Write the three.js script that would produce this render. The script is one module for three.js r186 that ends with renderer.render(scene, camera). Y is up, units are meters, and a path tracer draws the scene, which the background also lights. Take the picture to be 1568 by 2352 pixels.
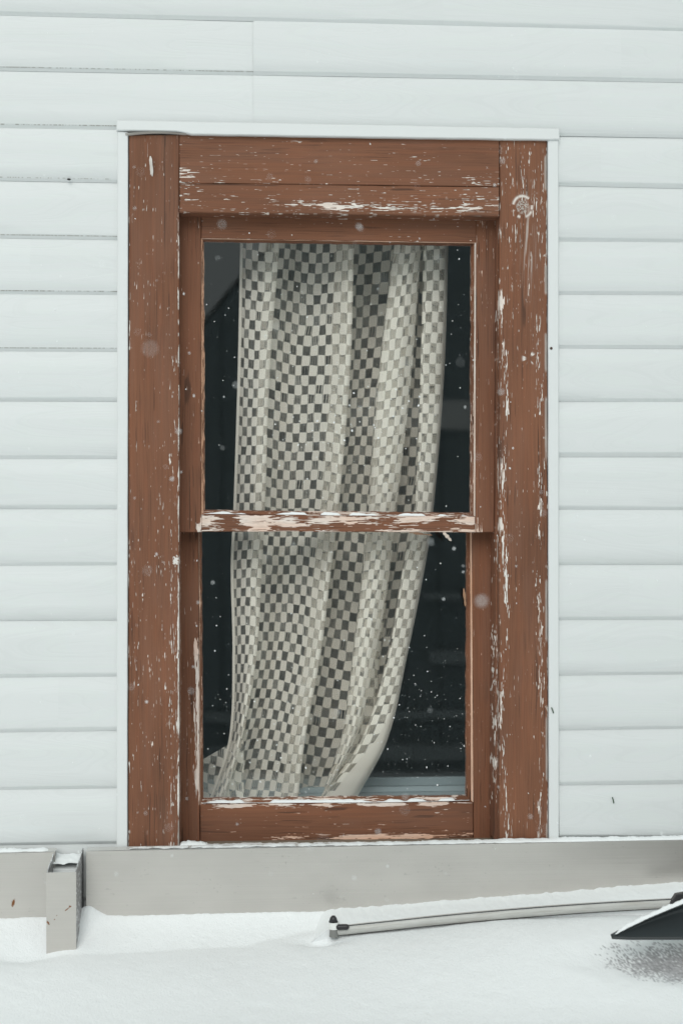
import * as THREE from 'three';
import { mergeGeometries, toCreasedNormals } from 'three/addons/utils/BufferGeometryUtils.js';

// ------------------------------------------------------------------ camera, sky, sun, exposure
const scene = new THREE.Scene();
const YC = 1.669;                                   // height of the window's centre above the ground
const camera = new THREE.PerspectiveCamera(39.6, 682 / 1024, 0.05, 900);
camera.rotation.order = 'YXZ';
camera.position.set(-0.1556, YC - 0.0691, 2.66);
camera.rotation.set(0.01009, -0.05958, -0.00107);
camera.focus = 2.67;
camera.userData.fStop = 2.8;
camera.updateMatrixWorld(true);

const renderer = new THREE.WebGLRenderer({ antialias: true });
renderer.setSize(682, 1024);
renderer.toneMapping = THREE.LinearToneMapping;
renderer.toneMappingExposure = 0.95;
renderer.shadowMap.enabled = true;

{ // an even overcast sky, brighter towards the zenith
  const w = 128, h = 64, d = new Float32Array(w * h * 4);
  for (let j = 0; j < h; j++) {
    const el = ((j + 0.5) / h - 0.5) * Math.PI;
    for (let i = 0; i < w; i++) {
      const az = (i / w) * Math.PI * 2;
      const s = Math.max(0, Math.sin(el));
      const drift = 1 + 0.04 * Math.sin(az * 3 + 5 * el) * Math.cos(el) + 0.03 * Math.sin(az * 5 - 7 * el + 1) * Math.cos(el);
      const L = (0.66 + 0.30 * s) * drift;
      d.set([0.885 * L, 1.0 * L, 0.995 * L, 1], (j * w + i) * 4);
    }
  }
  const sky = new THREE.DataTexture(d, w, h, THREE.RGBAFormat, THREE.FloatType);
  sky.mapping = THREE.EquirectangularReflectionMapping;
  sky.magFilter = THREE.LinearFilter; sky.needsUpdate = true;
  scene.background = sky; scene.environment = sky;
}
const sun = new THREE.DirectionalLight(new THREE.Color().setRGB(1, 0.975, 0.94), 1.4);
sun.position.set(-1.6, 7.2, 8.2); sun.target.position.set(0, YC, 0);
sun.castShadow = true; sun.shadow.radius = 70; sun.shadow.mapSize.set(2048, 2048);
Object.assign(sun.shadow.camera, { left: -8, right: 8, top: 8, bottom: -8, near: 0.5, far: 40 });
scene.add(sun, sun.target);

// ------------------------------------------------------------------ helpers
const V = (x, y, z) => new THREE.Vector3(x, y, z);
const lerp = (a, b, t) => a + (b - a) * t, clamp = (x, a = 0, b = 1) => Math.min(b, Math.max(a, x));
const sstep = (a, b, x) => { const t = clamp((x - a) / (b - a)); return t * t * (3 - 2 * t); };
function rng(seed) { let s = seed >>> 0; return () => { s = (s + 0x6D2B79F5) | 0; let t = Math.imul(s ^ (s >>> 15), 1 | s); t = (t + Math.imul(t ^ (t >>> 7), 61 | t)) ^ t; return ((t ^ (t >>> 14)) >>> 0) / 4294967296; }; }
function hash(x, y, s) { let h = Math.imul(x, 374761393) + Math.imul(y, 668265263) + Math.imul(s, 974711) | 0; h = Math.imul(h ^ (h >>> 13), 1274126177); return ((h ^ (h >>> 16)) >>> 0) / 4294967296; }
function vn(x, y, s) {
  const xi = Math.floor(x), yi = Math.floor(y), fx = x - xi, fy = y - yi, a = fx * fx * (3 - 2 * fx), b = fy * fy * (3 - 2 * fy);
  return lerp(lerp(hash(xi, yi, s), hash(xi + 1, yi, s), a), lerp(hash(xi, yi + 1, s), hash(xi + 1, yi + 1, s), a), b);
}
const fbm = (x, y, s, o = 3) => { let v = 0, a = 0.5, n = 0; for (let i = 0; i < o; i++) { v += a * vn(x, y, s + i * 17); n += a; x *= 2.03; y *= 2.03; a *= 0.5; } return v / n; };
const enc = (c) => { c = clamp(c); return Math.round(255 * (c <= 0.0031308 ? 12.92 * c : 1.055 * c ** (1 / 2.4) - 0.055)); };

// a point of the wall's own planes measured from the photograph (1568 x 2352 units), at depth z
function at(px, py, z) {
  const t = Math.tan(THREE.MathUtils.degToRad(camera.fov / 2));
  const d = V((px - 784) / 1176 * t, (1176 - py) / 1176 * t, -1).applyQuaternion(camera.quaternion);
  const k = (z - camera.position.z) / d.z;
  return V(camera.position.x + d.x * k, camera.position.y + d.y * k, z);
}
const taken = {};
const numbered = (n) => { const k = taken[n] = (taken[n] ?? -1) + 1; return k ? `${n}_${String(k).padStart(3, '0')}` : n; };
function mesh(name, geo, mat, parent) {
  const m = new THREE.Mesh(geo, mat); m.name = parent === scene || !parent ? numbered(name) : name;
  m.castShadow = m.receiveShadow = true; (parent ?? scene).add(m); return m;
}
function group(name, parent) { const g = new THREE.Group(); g.name = parent && parent !== scene ? name : numbered(name); (parent ?? scene).add(g); return g; }
function tag(o, label, category, extra = {}) { Object.assign(o.userData, { label, category }, extra); return o; }
function structure(o, label) { o.userData.kind = 'structure'; if (label) o.userData.label = label; return o; }

function texture(w, h, data, srgb, repeat) {
  const t = new THREE.DataTexture(data, w, h, THREE.RGBAFormat, THREE.UnsignedByteType);
  t.magFilter = THREE.LinearFilter; t.minFilter = THREE.LinearMipmapLinearFilter; t.generateMipmaps = true;
  if (srgb) t.colorSpace = THREE.SRGBColorSpace;
  if (repeat) t.wrapS = t.wrapT = THREE.RepeatWrapping;
  t.needsUpdate = true; return t;
}
// f(u, v) with v from the bottom up gives [r, g, b (linear), height 0..1]
function paint(w, h, f, bumpScale, opts = {}, repeat = false) {
  const c = new Uint8Array(w * h * 4), b = new Uint8Array(w * h * 4);
  for (let j = 0; j < h; j++) for (let i = 0; i < w; i++) {
    const r = f((i + 0.5) / w, (j + 0.5) / h), k = (j * w + i) * 4, g = Math.round(255 * clamp(r[3] ?? 0.5));
    c[k] = enc(r[0]); c[k + 1] = enc(r[1]); c[k + 2] = enc(r[2]); c[k + 3] = 255;
    b[k] = b[k + 1] = b[k + 2] = g; b[k + 3] = 255;
  }
  const m = new THREE.MeshStandardMaterial({ map: texture(w, h, c, true, repeat), roughness: 0.6, ...opts });
  if (bumpScale) { m.bumpMap = texture(w, h, b, false, repeat); m.bumpScale = bumpScale; }
  return m;
}
const plain = (r, g, b, roughness = 0.6, extra = {}) => { const m = new THREE.MeshStandardMaterial({ roughness, ...extra }); m.color.setRGB(r, g, b); return m; };

// a slab cut to an outline (points in x, y, any order of turning), from z0 to z1, front edges chamfered, uv over its bounding box
function slab(pts, z0, z1, bev = 0.0012, opt = {}) {
  const { wob = 0.0005, step = 0.03, seed = 1 } = opt;
  let o = pts.map((p) => new THREE.Vector2(p.x, p.y));
  if (THREE.ShapeUtils.area(o) < 0) o.reverse();
  const fine = [];
  for (let i = 0; i < o.length; i++) {
    const a = o[i], b = o[(i + 1) % o.length], L = a.distanceTo(b), n = Math.max(1, Math.round(L / step)), nx = (b.y - a.y) / L, ny = -(b.x - a.x) / L;
    for (let k = 0; k < n; k++) {
      const t = k / n, w = k ? (vn(t * L * 45, i * 7.3, seed) - 0.5) * 2 * wob : 0;
      fine.push(new THREE.Vector2(lerp(a.x, b.x, t) + nx * w, lerp(a.y, b.y, t) + ny * w));
    }
  }
  const n = fine.length, inner = fine.map((p, i) => {
    const a = fine[(i + n - 1) % n], b = fine[(i + 1) % n];
    const d1 = p.clone().sub(a).normalize(), d2 = b.clone().sub(p).normalize();
    const n1 = new THREE.Vector2(-d1.y, d1.x), n2 = new THREE.Vector2(-d2.y, d2.x), m = n1.clone().add(n2).normalize();
    return p.clone().addScaledVector(m, bev / Math.max(0.4, m.dot(n1)));
  });
  const lo = V(Infinity, Infinity, 0), hi = V(-Infinity, -Infinity, 0);
  for (const p of fine) { lo.x = Math.min(lo.x, p.x); lo.y = Math.min(lo.y, p.y); hi.x = Math.max(hi.x, p.x); hi.y = Math.max(hi.y, p.y); }
  const pos = [], uv = [];
  const put = (p, z, q = p) => { pos.push(p.x, p.y, z); uv.push((q.x - lo.x) / (hi.x - lo.x), (q.y - lo.y) / (hi.y - lo.y)); };
  const reach = Math.min(z1 - z0, 0.45 * Math.min(hi.x - lo.x, hi.y - lo.y)) / bev, turned = fine.map((p, i) => inner[i].clone().sub(p).multiplyScalar(reach).add(p));
  for (const [a, b, c] of THREE.ShapeUtils.triangulateShape(inner, [])) { put(inner[a], z1); put(inner[b], z1); put(inner[c], z1); }
  for (const [a, b, c] of THREE.ShapeUtils.triangulateShape(fine, [])) { put(fine[a], z0); put(fine[c], z0); put(fine[b], z0); }
  const ring = (A, za, B, zb, U = A) => { for (let i = 0; i < n; i++) { const j = (i + 1) % n; put(A[i], za, U[i]); put(A[j], za, U[j]); put(B[j], zb); put(A[i], za, U[i]); put(B[j], zb); put(B[i], zb); } };
  ring(fine, z0, fine, z1 - bev, turned); ring(fine, z1 - bev, inner, z1);
  const g = new THREE.BufferGeometry();
  g.setAttribute('position', new THREE.Float32BufferAttribute(pos, 3)); g.setAttribute('uv', new THREE.Float32BufferAttribute(uv, 2));
  g.computeVertexNormals(); return g;
}
const quad = (z, ...p) => p.map(([x, y]) => at(x, y, z));
function box(x0, x1, y0, y1, z0, z1) { const g = new THREE.BoxGeometry(x1 - x0, y1 - y0, z1 - z0); g.translate((x0 + x1) / 2, (y0 + y1) / 2, (z0 + z1) / 2); return g; }
// a sheet over an (m + 1) x (n + 1) net of points f(s, t)
function net(m, n, f, uvf) {
  const pos = [], uv = [], idx = [];
  for (let j = 0; j <= n; j++) for (let i = 0; i <= m; i++) { const p = f(i / m, j / n, i, j); pos.push(p.x, p.y, p.z); const q = uvf ? uvf(i / m, j / n) : [i / m, j / n]; uv.push(q[0], q[1]); }
  for (let j = 0; j < n; j++) for (let i = 0; i < m; i++) { const a = j * (m + 1) + i, b = a + 1, c = a + m + 1, d = c + 1; idx.push(a, b, d, a, d, c); }
  const g = new THREE.BufferGeometry();
  g.setAttribute('position', new THREE.Float32BufferAttribute(pos, 3)); g.setAttribute('uv', new THREE.Float32BufferAttribute(uv, 2));
  g.setIndex(idx); g.computeVertexNormals(); return g;
}
// a crumbly bead of snow lying along a path: half-round, w deep and h high
function snowBead(path, w, h, seed, seg = 0.004, gap = 0) {
  const c = new THREE.CatmullRomCurve3(path, false, 'centripetal'), L = c.getLength(), n = Math.max(8, Math.round(L / seg)), m = 9, pts = c.getSpacedPoints(n);
  return net(m, n, (s, t, i, j) => {
    const p = pts[j], a = Math.PI * (i / m), big = 0.55 + 0.6 * fbm(t * L * 60, seed * 3.1, seed, 2), small = 0.8 + 0.5 * vn(t * L * 260, i * 0.9, seed + 5);
    const e = Math.min(1, 14 * Math.min(t, 1 - t) + 0.15), k = e * big * small * (gap ? sstep(gap - 0.12, gap + 0.12, fbm(t * L * 34, seed, seed + 3, 2)) : 1);
    return V(p.x + (vn(t * L * 300, i * 1.3, seed + 9) - 0.5) * 0.002, p.y - 0.002 + h * Math.sin(a) * k, p.z - Math.cos(a) * w * 0.5 * (0.75 + 0.35 * big));
  });
}

// ------------------------------------------------------------------ shared materials
const M = {};
M.snow = plain(0.85, 0.862, 0.868, 0.9);
{
  const w = 512, c = new Uint8Array(w * w * 4);
  for (let j = 0; j < w; j++) for (let i = 0; i < w; i++) { const g = Math.round(255 * clamp(0.5 * fbm(i / 7, j / 7, 3, 3) + 0.5 * vn(i / 2.2, j / 2.2, 9))); c.set([g, g, g, 255], (j * w + i) * 4); }
  M.snow.bumpMap = texture(w, w, c, false, true); M.snow.bumpScale = 0.0013;
}
M.snowBit = plain(0.83, 0.845, 0.85, 0.95);
M.trim = plain(0.70, 0.713, 0.711, 0.45);
const sidingFace = (seed, dirt) => paint(1024, 256, (u, v) => {
  const x = u * 1.3, y = v * 0.105, wave = fbm(x * 3, y * 22, seed, 2) * 9;
  const grain = fbm(x * 7, y * 260 + wave * 6, seed + 3, 2), fine = vn(x * 60, y * 900, seed + 8);
  const k = 0.985 + 0.03 * (vn(x * 4, y * 30, seed + 1) - 0.5) - 0.02 * sstep(0.55, 0.75, grain);
  let r = 0.685 * k, g = 0.702 * k, b = 0.70 * k;
  if (dirt) { // grit caught along the lip
    const d = dirt * sstep(0.060, 0.053, v) * sstep(0.034, 0.041, v) * sstep(0.25, 0.7, 0.55 * vn(x * 420, 1, seed + 20) + 0.45 * vn(x * 12, 2, seed + 21));
    r = lerp(r, 0.17, d); g = lerp(g, 0.145, d); b = lerp(b, 0.115, d);
  }
  return [r, g, b, 0.5 + 0.5 * (grain - 0.5) + 0.15 * (fine - 0.5)];
}, 0.00028, { roughness: 0.5 }, true);
M.siding = [sidingFace(11, 0), sidingFace(41, 0)];
M.sidingDirty = [sidingFace(71, 0.75), sidingFace(91, 0.6)];
M.dark = plain(0.035, 0.033, 0.032, 0.8);
M.sheath = plain(0.20, 0.16, 0.12, 0.9);

// ------------------------------------------------------------------ the ground
const groundSheet = structure(mesh('snow_ground', net(40, 40, (s, t) => V((s - 0.5) * 700, 0.25 * (fbm(s * 30, t * 30, 5) - 0.5) * sstep(0.02, 0.06, Math.hypot(s - 0.5, t - 0.5)), (t - 0.5) * 700), (s, t) => [s * 900, t * 900]), M.snow), 'flat snow covered ground in front of the house');

// ------------------------------------------------------------------ the white siding wall
const wall = tag(group('siding_wall'), 'white vinyl clapboard house wall around the brown window', 'wall');
const LX = -1.9, RX = 2.0, LIP = 0.0118;
function boardGeo(x0, x1, top, bot, dz, uoff) {
  const prof = [[-0.07, 0.0036], [0, 0.0044], [0.06, 0.0051], [0.13, 0.0062], [0.2, 0.0075], [0.27, 0.0087], [0.33, 0.0096], [0.38, 0.0101], [0.5, 0.0105], [0.75, 0.0112], [0.955, LIP], [0.98, LIP - 0.0004], [1.0, LIP - 0.0018], [1.022, LIP - 0.0048], [1.05, 0.0056]];
  const n = Math.max(6, Math.round((x1 - x0) / 0.05)), m = prof.length - 1;
  return net(n, m, (s, t, i, j) => {
    const x = lerp(x0, x1, s), [p, z] = prof[j], a = top(x), b = bot(x), wav = (vn(x * 5, uoff * 13, 77) - 0.5);
    return V(x, lerp(a, b, p) + (p > 0.9 ? wav * 0.0008 : 0), z + dz + wav * 0.0012 * clamp(p * 3));
  }, (s, t) => { const j = Math.round(t * m); return [lerp(x0, x1, s) / 1.3 + uoff, 1 - clamp(prof[j][0]) * 0.94 - (j > 10 ? (j - 10) * 0.011 : 0)]; });
}
const lineOf = (xa, ya, xb, yb) => { const A = at(xa, ya, LIP), B = at(xb, yb, LIP), k = (B.y - A.y) / (B.x - A.x); return (x) => A.y + (x - A.x) * k; };
const lift = (f, d) => (x) => f(x) + d;
let bi = 0;
function board(x0, x1, top, bot, mat, dz = 0) { bi++; return mesh('siding_board', toCreasedNormals(boardGeo(x0, x1, top, bot, dz, (bi * 0.37) % 1), 0.9), mat, wall); }
const L1 = lineOf(0, 26, 1568, 65), L2 = lineOf(0, 154, 1568, 182), L3 = lineOf(0, 285, 1568, 308.5);
{
  const seamX = at(582, 150, LIP).x, pick = (a, i) => a[i % a.length];
  for (let k = 5; k >= 1; k--) board(LX, RX, lift(L1, 0.1035 * k), lift(L1, 0.1035 * (k - 1)), pick(M.siding, k));
  board(LX, seamX + 0.02, L1, L2, M.sidingDirty[1]); board(seamX, RX, L1, L2, M.siding[0], 0.0014);
  board(LX, seamX + 0.02, L2, L3, M.sidingDirty[0]); board(seamX, RX, L2, L3, M.siding[1], 0.0014);
  const left = [[407.5, 412.3], [539, 543], [667.3, 669.5], [799, 800.3], [915, 916], [1047, 1047], [1163, 1163], [1293, 1292], [1420, 1419], [1550, 1548], [1677, 1673], [1809, 1805], [1937, 1933]];
  const right = [[419.5, 425.6], [545.7, 548.8], [669, 670], [793, 794], [916, 916], [1043, 1043], [1164, 1165], [1291, 1291], [1418, 1417], [1545.7, 1543.5], [1672, 1668.5], [1799, 1795.5], [1922, 1920]];
  const xl = at(270.5, 1176, 0.012).x, xr = at(1281.5, 1176, 0.012).x;
  let t = L3;
  left.forEach(([a, b], i) => { const f = lineOf(0, a, 268, b); board(LX, xl, t, f, i < 4 ? M.sidingDirty[i % 2] : pick(M.siding, i)); t = f; });
  for (let k = 1; k < 4; k++) { const f = lift(t, -0.1035); board(LX, xl, t, f, M.siding[k % 2]); t = f; }
  t = L3;
  right.forEach(([a, b], i) => { const f = lineOf(1283, a, 1568, b); board(xr, RX, t, f, pick(M.siding, i + 1)); t = f; });
  for (let k = 1; k < 4; k++) { const f = lift(t, -0.1035); board(xr, RX, t, f, M.siding[k % 2]); t = f; }
}
const WL = at(300, 1176, 0).x, WR = at(1252, 1176, 0).x, WT = at(784, 318, 0).y, WB = at(784, 1968, 0).y;
mesh('sheathing', mergeGeometries([box(LX, WL, 0, YC + 1.62, -0.12, -0.003), box(WR, RX, 0, YC + 1.62, -0.12, -0.003), box(WL, WR, WT, YC + 1.62, -0.12, -0.003), box(WL, WR, 0, WB, -0.12, -0.003)]), M.sheath, wall);
{ // unseen eave added to shade the top of the wall and curtain
  const eave = tag(group('shade_eave'), 'white soffit and fascia of an unseen eave added to shade the wall top', 'eave'), ye = YC + 1.6;
  mesh('soffit', box(LX, RX, ye, ye + 0.02, -0.12, 0.42), M.trim, eave); mesh('fascia', box(LX, RX, ye - 0.04, ye + 0.16, 0.421, 0.445), M.trim, eave);
  mesh('roof_edge', box(LX, RX, ye + 0.021, ye + 0.16, -0.6, 0.42), M.dark, eave);
}
// white trim strips round the window
mesh('trim_strip', slab(quad(0.0165, [270, 301], [294.5, 303], [292.5, 1952], [268, 1954]), -0.002, 0.0165, 0.0015, { wob: 0.0003 }), M.trim, wall);
mesh('trim_strip', slab(quad(0.0165, [1257.5, 319], [1282, 320], [1283, 1934], [1260, 1934]), -0.002, 0.0165, 0.0015, { wob: 0.0003, seed: 4 }), M.trim, wall);
mesh('head_flashing', slab(quad(0.021, [268, 275.3], [1284, 294.8], [1284.5, 320.4], [1255, 321], [440, 308.5], [418, 303.5], [405, 301.5], [268, 299.5]), -0.002, 0.021, 0.0018, { wob: 0.0004, seed: 8 }), M.trim, wall);
{ // the lifted lip of the flashing over the left corner
  const a = at(288, 305.5, 0.024), b = at(428, 306, 0.02);
  mesh('bent_lip', net(24, 6, (s, t) => {
    const x = lerp(a.x, b.x, s), arch = Math.sin(Math.PI * clamp(s * 1.02)) * 0.0035, r = t * Math.PI * 0.75;
    return V(x, lerp(a.y, b.y, s) + arch - 0.0028 * Math.sin(r) * (1 - 0.6 * s), 0.012 + 0.011 * (1 - s * 0.3) - 0.012 * t);
  }), plain(0.52, 0.5, 0.47, 0.5), wall);
}
{
  const p = at(1265, 800, 0.017);
  mesh('nail_head', new THREE.SphereGeometry(0.0026, 12, 8).scale(1, 1, 0.5).translate(p.x, p.y, p.z), plain(0.05, 0.022, 0.014, 0.7), wall);
  const q = at(159, 412, 0.0135);
  mesh('grit', new THREE.IcosahedronGeometry(0.0028, 1).scale(1.3, 0.7, 0.6).translate(q.x, q.y, q.z), M.dark, wall);
}

// ------------------------------------------------------------------ the window: worn brown paint over white primer over wood
// len, wid: metres along and across the grain; dens(a, c) raises the share of chips (a along, c across, both 0..1 from top/left); pink(a, c): bare wood instead of primer
function wornPaint(w, h, along, len, wid, seed, dens, pink = () => 0, extra = null, coarse = 0) {
  const horiz = along === 'x';
  return paint(w, h, (u, v) => {
    const a = horiz ? u : 1 - v, c = horiz ? 1 - v : u, s = a * len, t = c * wid;
    const wa = (fbm(s * 30, t * 60, seed + 2, 2) - 0.5) * 0.006;
    const tt = t + wa * 0.35 + 0.002 * (vn(s * 9, t * 20, seed + 12) - 0.5);
    const n1 = vn(s * 80, tt * 860, seed), n2 = vn(s * 36, tt * 360, seed + 4), n3 = vn(s * 18, tt * 110, seed + 7), n0 = vn(s * 230, tt * 1300, seed + 6);
    const field = lerp(0.36 * n1 + 0.30 * n2 + 0.20 * n3 + 0.14 * n0, 0.14 * n1 + 0.26 * n2 + 0.34 * n3 + 0.22 * vn(s * 26, tt * 80, seed + 9) + 0.04 * n0, coarse);
    let d = dens(a, c), chip = Math.max(sstep(0.80, 0.835, field + d), sstep(0.86, 0.93, 0.55 * vn(s * 120, tt * 1200, seed + 71) + 0.45 * vn(s * 50, tt * 520, seed + 72) + 0.5 * d + 0.035) * 0.85);
    let bare = pink(a, c, s, t);
    const brush = vn(s * 11, tt * 700, seed + 30), tone = fbm(s * 4, t * 16, seed + 31, 2), grain = vn(s * 22, tt * 900, seed + 33);
    const crack = sstep(0.80, 0.88, vn(s * 12, tt * 330, seed + 40)) * sstep(0.5, 0.65, vn(s * 5, tt * 40, seed + 41));
    const hair = sstep(0.74, 0.86, vn(s * 16, tt * 1300, seed + 43)) * sstep(0.35, 0.6, vn(s * 6, t * 50, seed + 44));
    const k = (0.86 + 0.18 * brush + 0.5 * (tone - 0.5) + 0.14 * (grain - 0.5)) * (1 - 0.5 * crack) * (1 - 0.4 * hair);
    let r = 0.184 * k, g = 0.073 * k, b = 0.036 * k;
    const bloom = 0.25 * sstep(0.45, 0.75, fbm(s * 7, t * 30, seed + 52, 3)); r = lerp(r, 0.20, bloom); g = lerp(g, 0.10, bloom); b = lerp(b, 0.066, bloom);
    const warm = sstep(0.62, 0.8, vn(s * 9, tt * 260, seed + 50)) * 0.35;
    r = lerp(r, 0.27, warm * 0.5); g = lerp(g, 0.094, warm * 0.4); b = lerp(b, 0.04, warm * 0.4);
    const cg = 0.86 + 0.2 * (vn(s * 60, tt * 1200, seed + 60) - 0.5) + 0.14 * (n0 - 0.5);
    let pr = 0.84 * cg, pg = 0.79 * cg, pb = 0.74 * cg;
    const wood = clamp(bare + 0.5 * (n3 - 0.5));
    pr = lerp(pr, 0.80 * cg, wood); pg = lerp(pg, 0.45 * cg, wood); pb = lerp(pb, 0.29 * cg, wood);
    let hgt = 1 - 0.85 * chip - 0.25 * crack + 0.06 * brush + 0.05 * grain;
    if (extra) { const e = extra(a, c, s, t, field); if (e) { chip = Math.max(chip, e.chip ?? 0); if (e.gray) { pr = lerp(pr, 0.34 * cg, e.gray); pg = lerp(pg, 0.30 * cg, e.gray); pb = lerp(pb, 0.27 * cg, e.gray); } if (e.darken) { r *= 1 - e.darken; g *= 1 - e.darken; b *= 1 - e.darken; } hgt -= 0.85 * (e.chip ?? 0); } }
    return [lerp(r, pr, chip), lerp(g, pg, chip), lerp(b, pb, chip), hgt * 0.9];
  }, 0.0007, { roughness: 0.78 });
}
const bump1 = (x, c, w) => Math.exp(-(((x - c) / w) ** 2));
const windowThing = tag(group('sash_window'), 'old brown sash window with flaking paint and white primer showing', 'window');
const CZ = 0.012, DEEP = -0.119;
const leftCasing = wornPaint(320, 2048, 'y', 1.33, 0.093, 101, (a, c) =>
  -0.015 + 0.36 * sstep(0.955, 0.985, c) * sstep(0.1, 0.16, a) + 0.12 * bump1(c, 0.02, 0.03) * sstep(0.03, 0.08, a) + 0.10 * bump1(a, 0.1, 0.06) * bump1(c, 0.42, 0.25) + 0.15 * bump1(a, 0.225, 0.018) * bump1(c, 0.06, 0.07)
  + 0.05 * sstep(0.5, 0.62, a) + 0.10 * bump1(c, 0.88, 0.14) * sstep(0.25, 0.34, a) + 0.10 * bump1(a, 0.815, 0.03) * bump1(c, 0.88, 0.12) - 0.05 * bump1(a, 0.93, 0.05) * bump1(c, 0.5, 0.35) - 0.06 * bump1(a, 0.36, 0.09) * bump1(c, 0.45, 0.28),
  () => 0, (a, c) => { const dx = (c - 0.93) / 0.05, dy = (a - 0.599) / 0.006; const q = Math.hypot(dx, dy); return { chip: sstep(1.25, 0.8, q + 1.1 * (vn(c * 55, a * 700, 5) - 0.5)), gray: 0.9 * sstep(0.94, 0.97, a) * sstep(0.86, 0.9, c), darken: 0.6 * bump1(c, 0.705 + 0.012 * vn(a * 30, 1, 3), 0.008) * sstep(0.19, 0.12, a) }; });
const rightCasing = wornPaint(320, 2048, 'y', 1.31, 0.089, 202, (a, c) =>
  0.015 + 0.29 * bump1(c, 0.12 + 0.05 * Math.sin(a * 21), 0.07) * sstep(0.17, 0.24, a) * (0.55 + 0.6 * vn(a * 14, 1, 5)) + 0.20 * bump1(c, 0.84 + 0.04 * Math.sin(a * 17), 0.07) * sstep(0.12, 0.2, a) * (0.45 + 0.75 * vn(a * 18, 3, 6)) + 0.30 * sstep(0.955, 0.99, c) * (0.4 + 0.7 * vn(a * 13, 9, 3))
  + 0.10 * sstep(0.30, 0.06, a) + 0.10 * bump1(c, 0.02, 0.03) - 0.07 * bump1(c, 0.48, 0.2) * sstep(0.28, 0.36, a),
  () => 0, (a, c, s, t, f) => {
    const dx = (c - 0.5) * 0.089, dy = (a - 0.096) * 1.31, q = Math.hypot(dx, dy * 0.85), ring = bump1(q, 0.017, 0.0022) * sstep(0.42, 0.6, vn(Math.atan2(dy, dx) * 2.6 + 9, 3, 4)), core = sstep(0.013, 0.009, q) * sstep(0.38, 0.58, vn(dx * 900, dy * 900, 8));
    const kx = (c - 0.63) * 0.089, ky = (a - 0.313) * 1.31, kq = Math.hypot(kx, ky), knot2 = bump1(kq, 0.0095, 0.0028) * sstep(0.45, 0.6, vn(Math.atan2(ky, kx) * 2 + 4, 7, 3));
    const edge = sstep(0.93, 0.965, c) * sstep(0.5, 0.62, vn(a * 20, 5, 31));
    const swirl = sstep(0.6, 0.72, vn(s * 30, t * 620 + s * 25, 88)) * bump1(c, 0.62, 0.1) * bump1(a, 0.15, 0.05);
    return { chip: Math.max(ring, core * 0.9, knot2, edge * 0.85, swirl * 0.7), gray: Math.max(core * 0.6, edge * 0.8, swirl * 0.5) };
  });
const headUp = wornPaint(1400, 224, 'x', 0.6, 0.092, 303, (a, c) => -0.01 + 0.21 * bump1(a, 0.02, 0.035) * sstep(0.55, 0.8, c) + 0.13 * sstep(0.86, 0.93, a) * sstep(0.62, 0.85, c) + 0.06 * sstep(0.5, 1, c));
const headLow = wornPaint(1400, 160, 'x', 0.6, 0.055, 404, (a, c) => 0.03 + 0.13 * bump1(a, 0.02, 0.05) + 0.13 * sstep(0.85, 0.95, a) * bump1(c, 0.3, 0.4) + 0.21 * bump1(c, 0.72, 0.16) * sstep(0.25, 0.36, a) * (0.35 + 0.9 * vn(a * 9, 1, 2)) + 0.16 * sstep(0.93, 1, c) + 0.2 * bump1(a, 0.885, 0.022) * bump1(c, 0.6, 0.25));
mesh('side_casing', slab(quad(CZ, [296.5, 310], [411.2, 309], [411.4, 1944], [295, 1947]), DEEP, CZ, 0.0014, { seed: 21, wob: 0.0007 }), leftCasing, windowThing);
mesh('side_casing', slab(quad(CZ, [1147, 320.3], [1254.8, 321.8], [1257.6, 1928], [1146, 1931]), DEEP, CZ, 0.0014, { seed: 22, wob: 0.0009 }), rightCasing, windowThing);
mesh('head_casing', slab(quad(CZ - 0.001, [412.4, 309], [1145.8, 320.2], [1145.8, 428.8], [412.4, 419.8]), DEEP, CZ - 0.001, 0.0009, { seed: 23 }), headUp, windowThing);
mesh('head_casing', slab(quad(CZ, [412.4, 420.6], [1145.8, 429.7], [1145.8, 496.6], [412.4, 488]), DEEP, CZ, 0.0016, { seed: 24, wob: 0.0008 }), headLow, windowThing);
mesh('window_sill', slab(quad(0.012, [296, 1958], [1257, 1946], [1257, 1995], [296, 1995]), DEEP, 0.03, 0.002), M.sheath, windowThing);
const stopPaint = wornPaint(96, 1024, 'y', 1.2, 0.02, 505, (a, c) => 0.04 + 0.14 * sstep(0.5, 0.8, a));
mesh('jamb_stop', slab(quad(-0.012, [1140, 498], [1152, 498], [1149, 1930], [1136, 1930]), DEEP, -0.012, 0.001, { seed: 31, wob: 0.0008 }), stopPaint, windowThing);

// glass
const glassMat = new THREE.MeshPhysicalMaterial({ transmission: 1, thickness: 0, roughness: 0, ior: 1.75, metalness: 0 });
glassMat.color.setRGB(0.97, 0.98, 0.98);
function glassPane(z, corners, parent) {
  const [A, B, C, D] = quad(z, ...corners);
  return mesh('pane', net(20, 20, (s, t) => { const p = D.clone().lerp(C, s).lerp(A.clone().lerp(B, s), t); p.z += 0.00022 * (fbm(s * 3, t * 4, 66, 2) - 0.5); return p; }), glassMat, parent);
}
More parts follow.
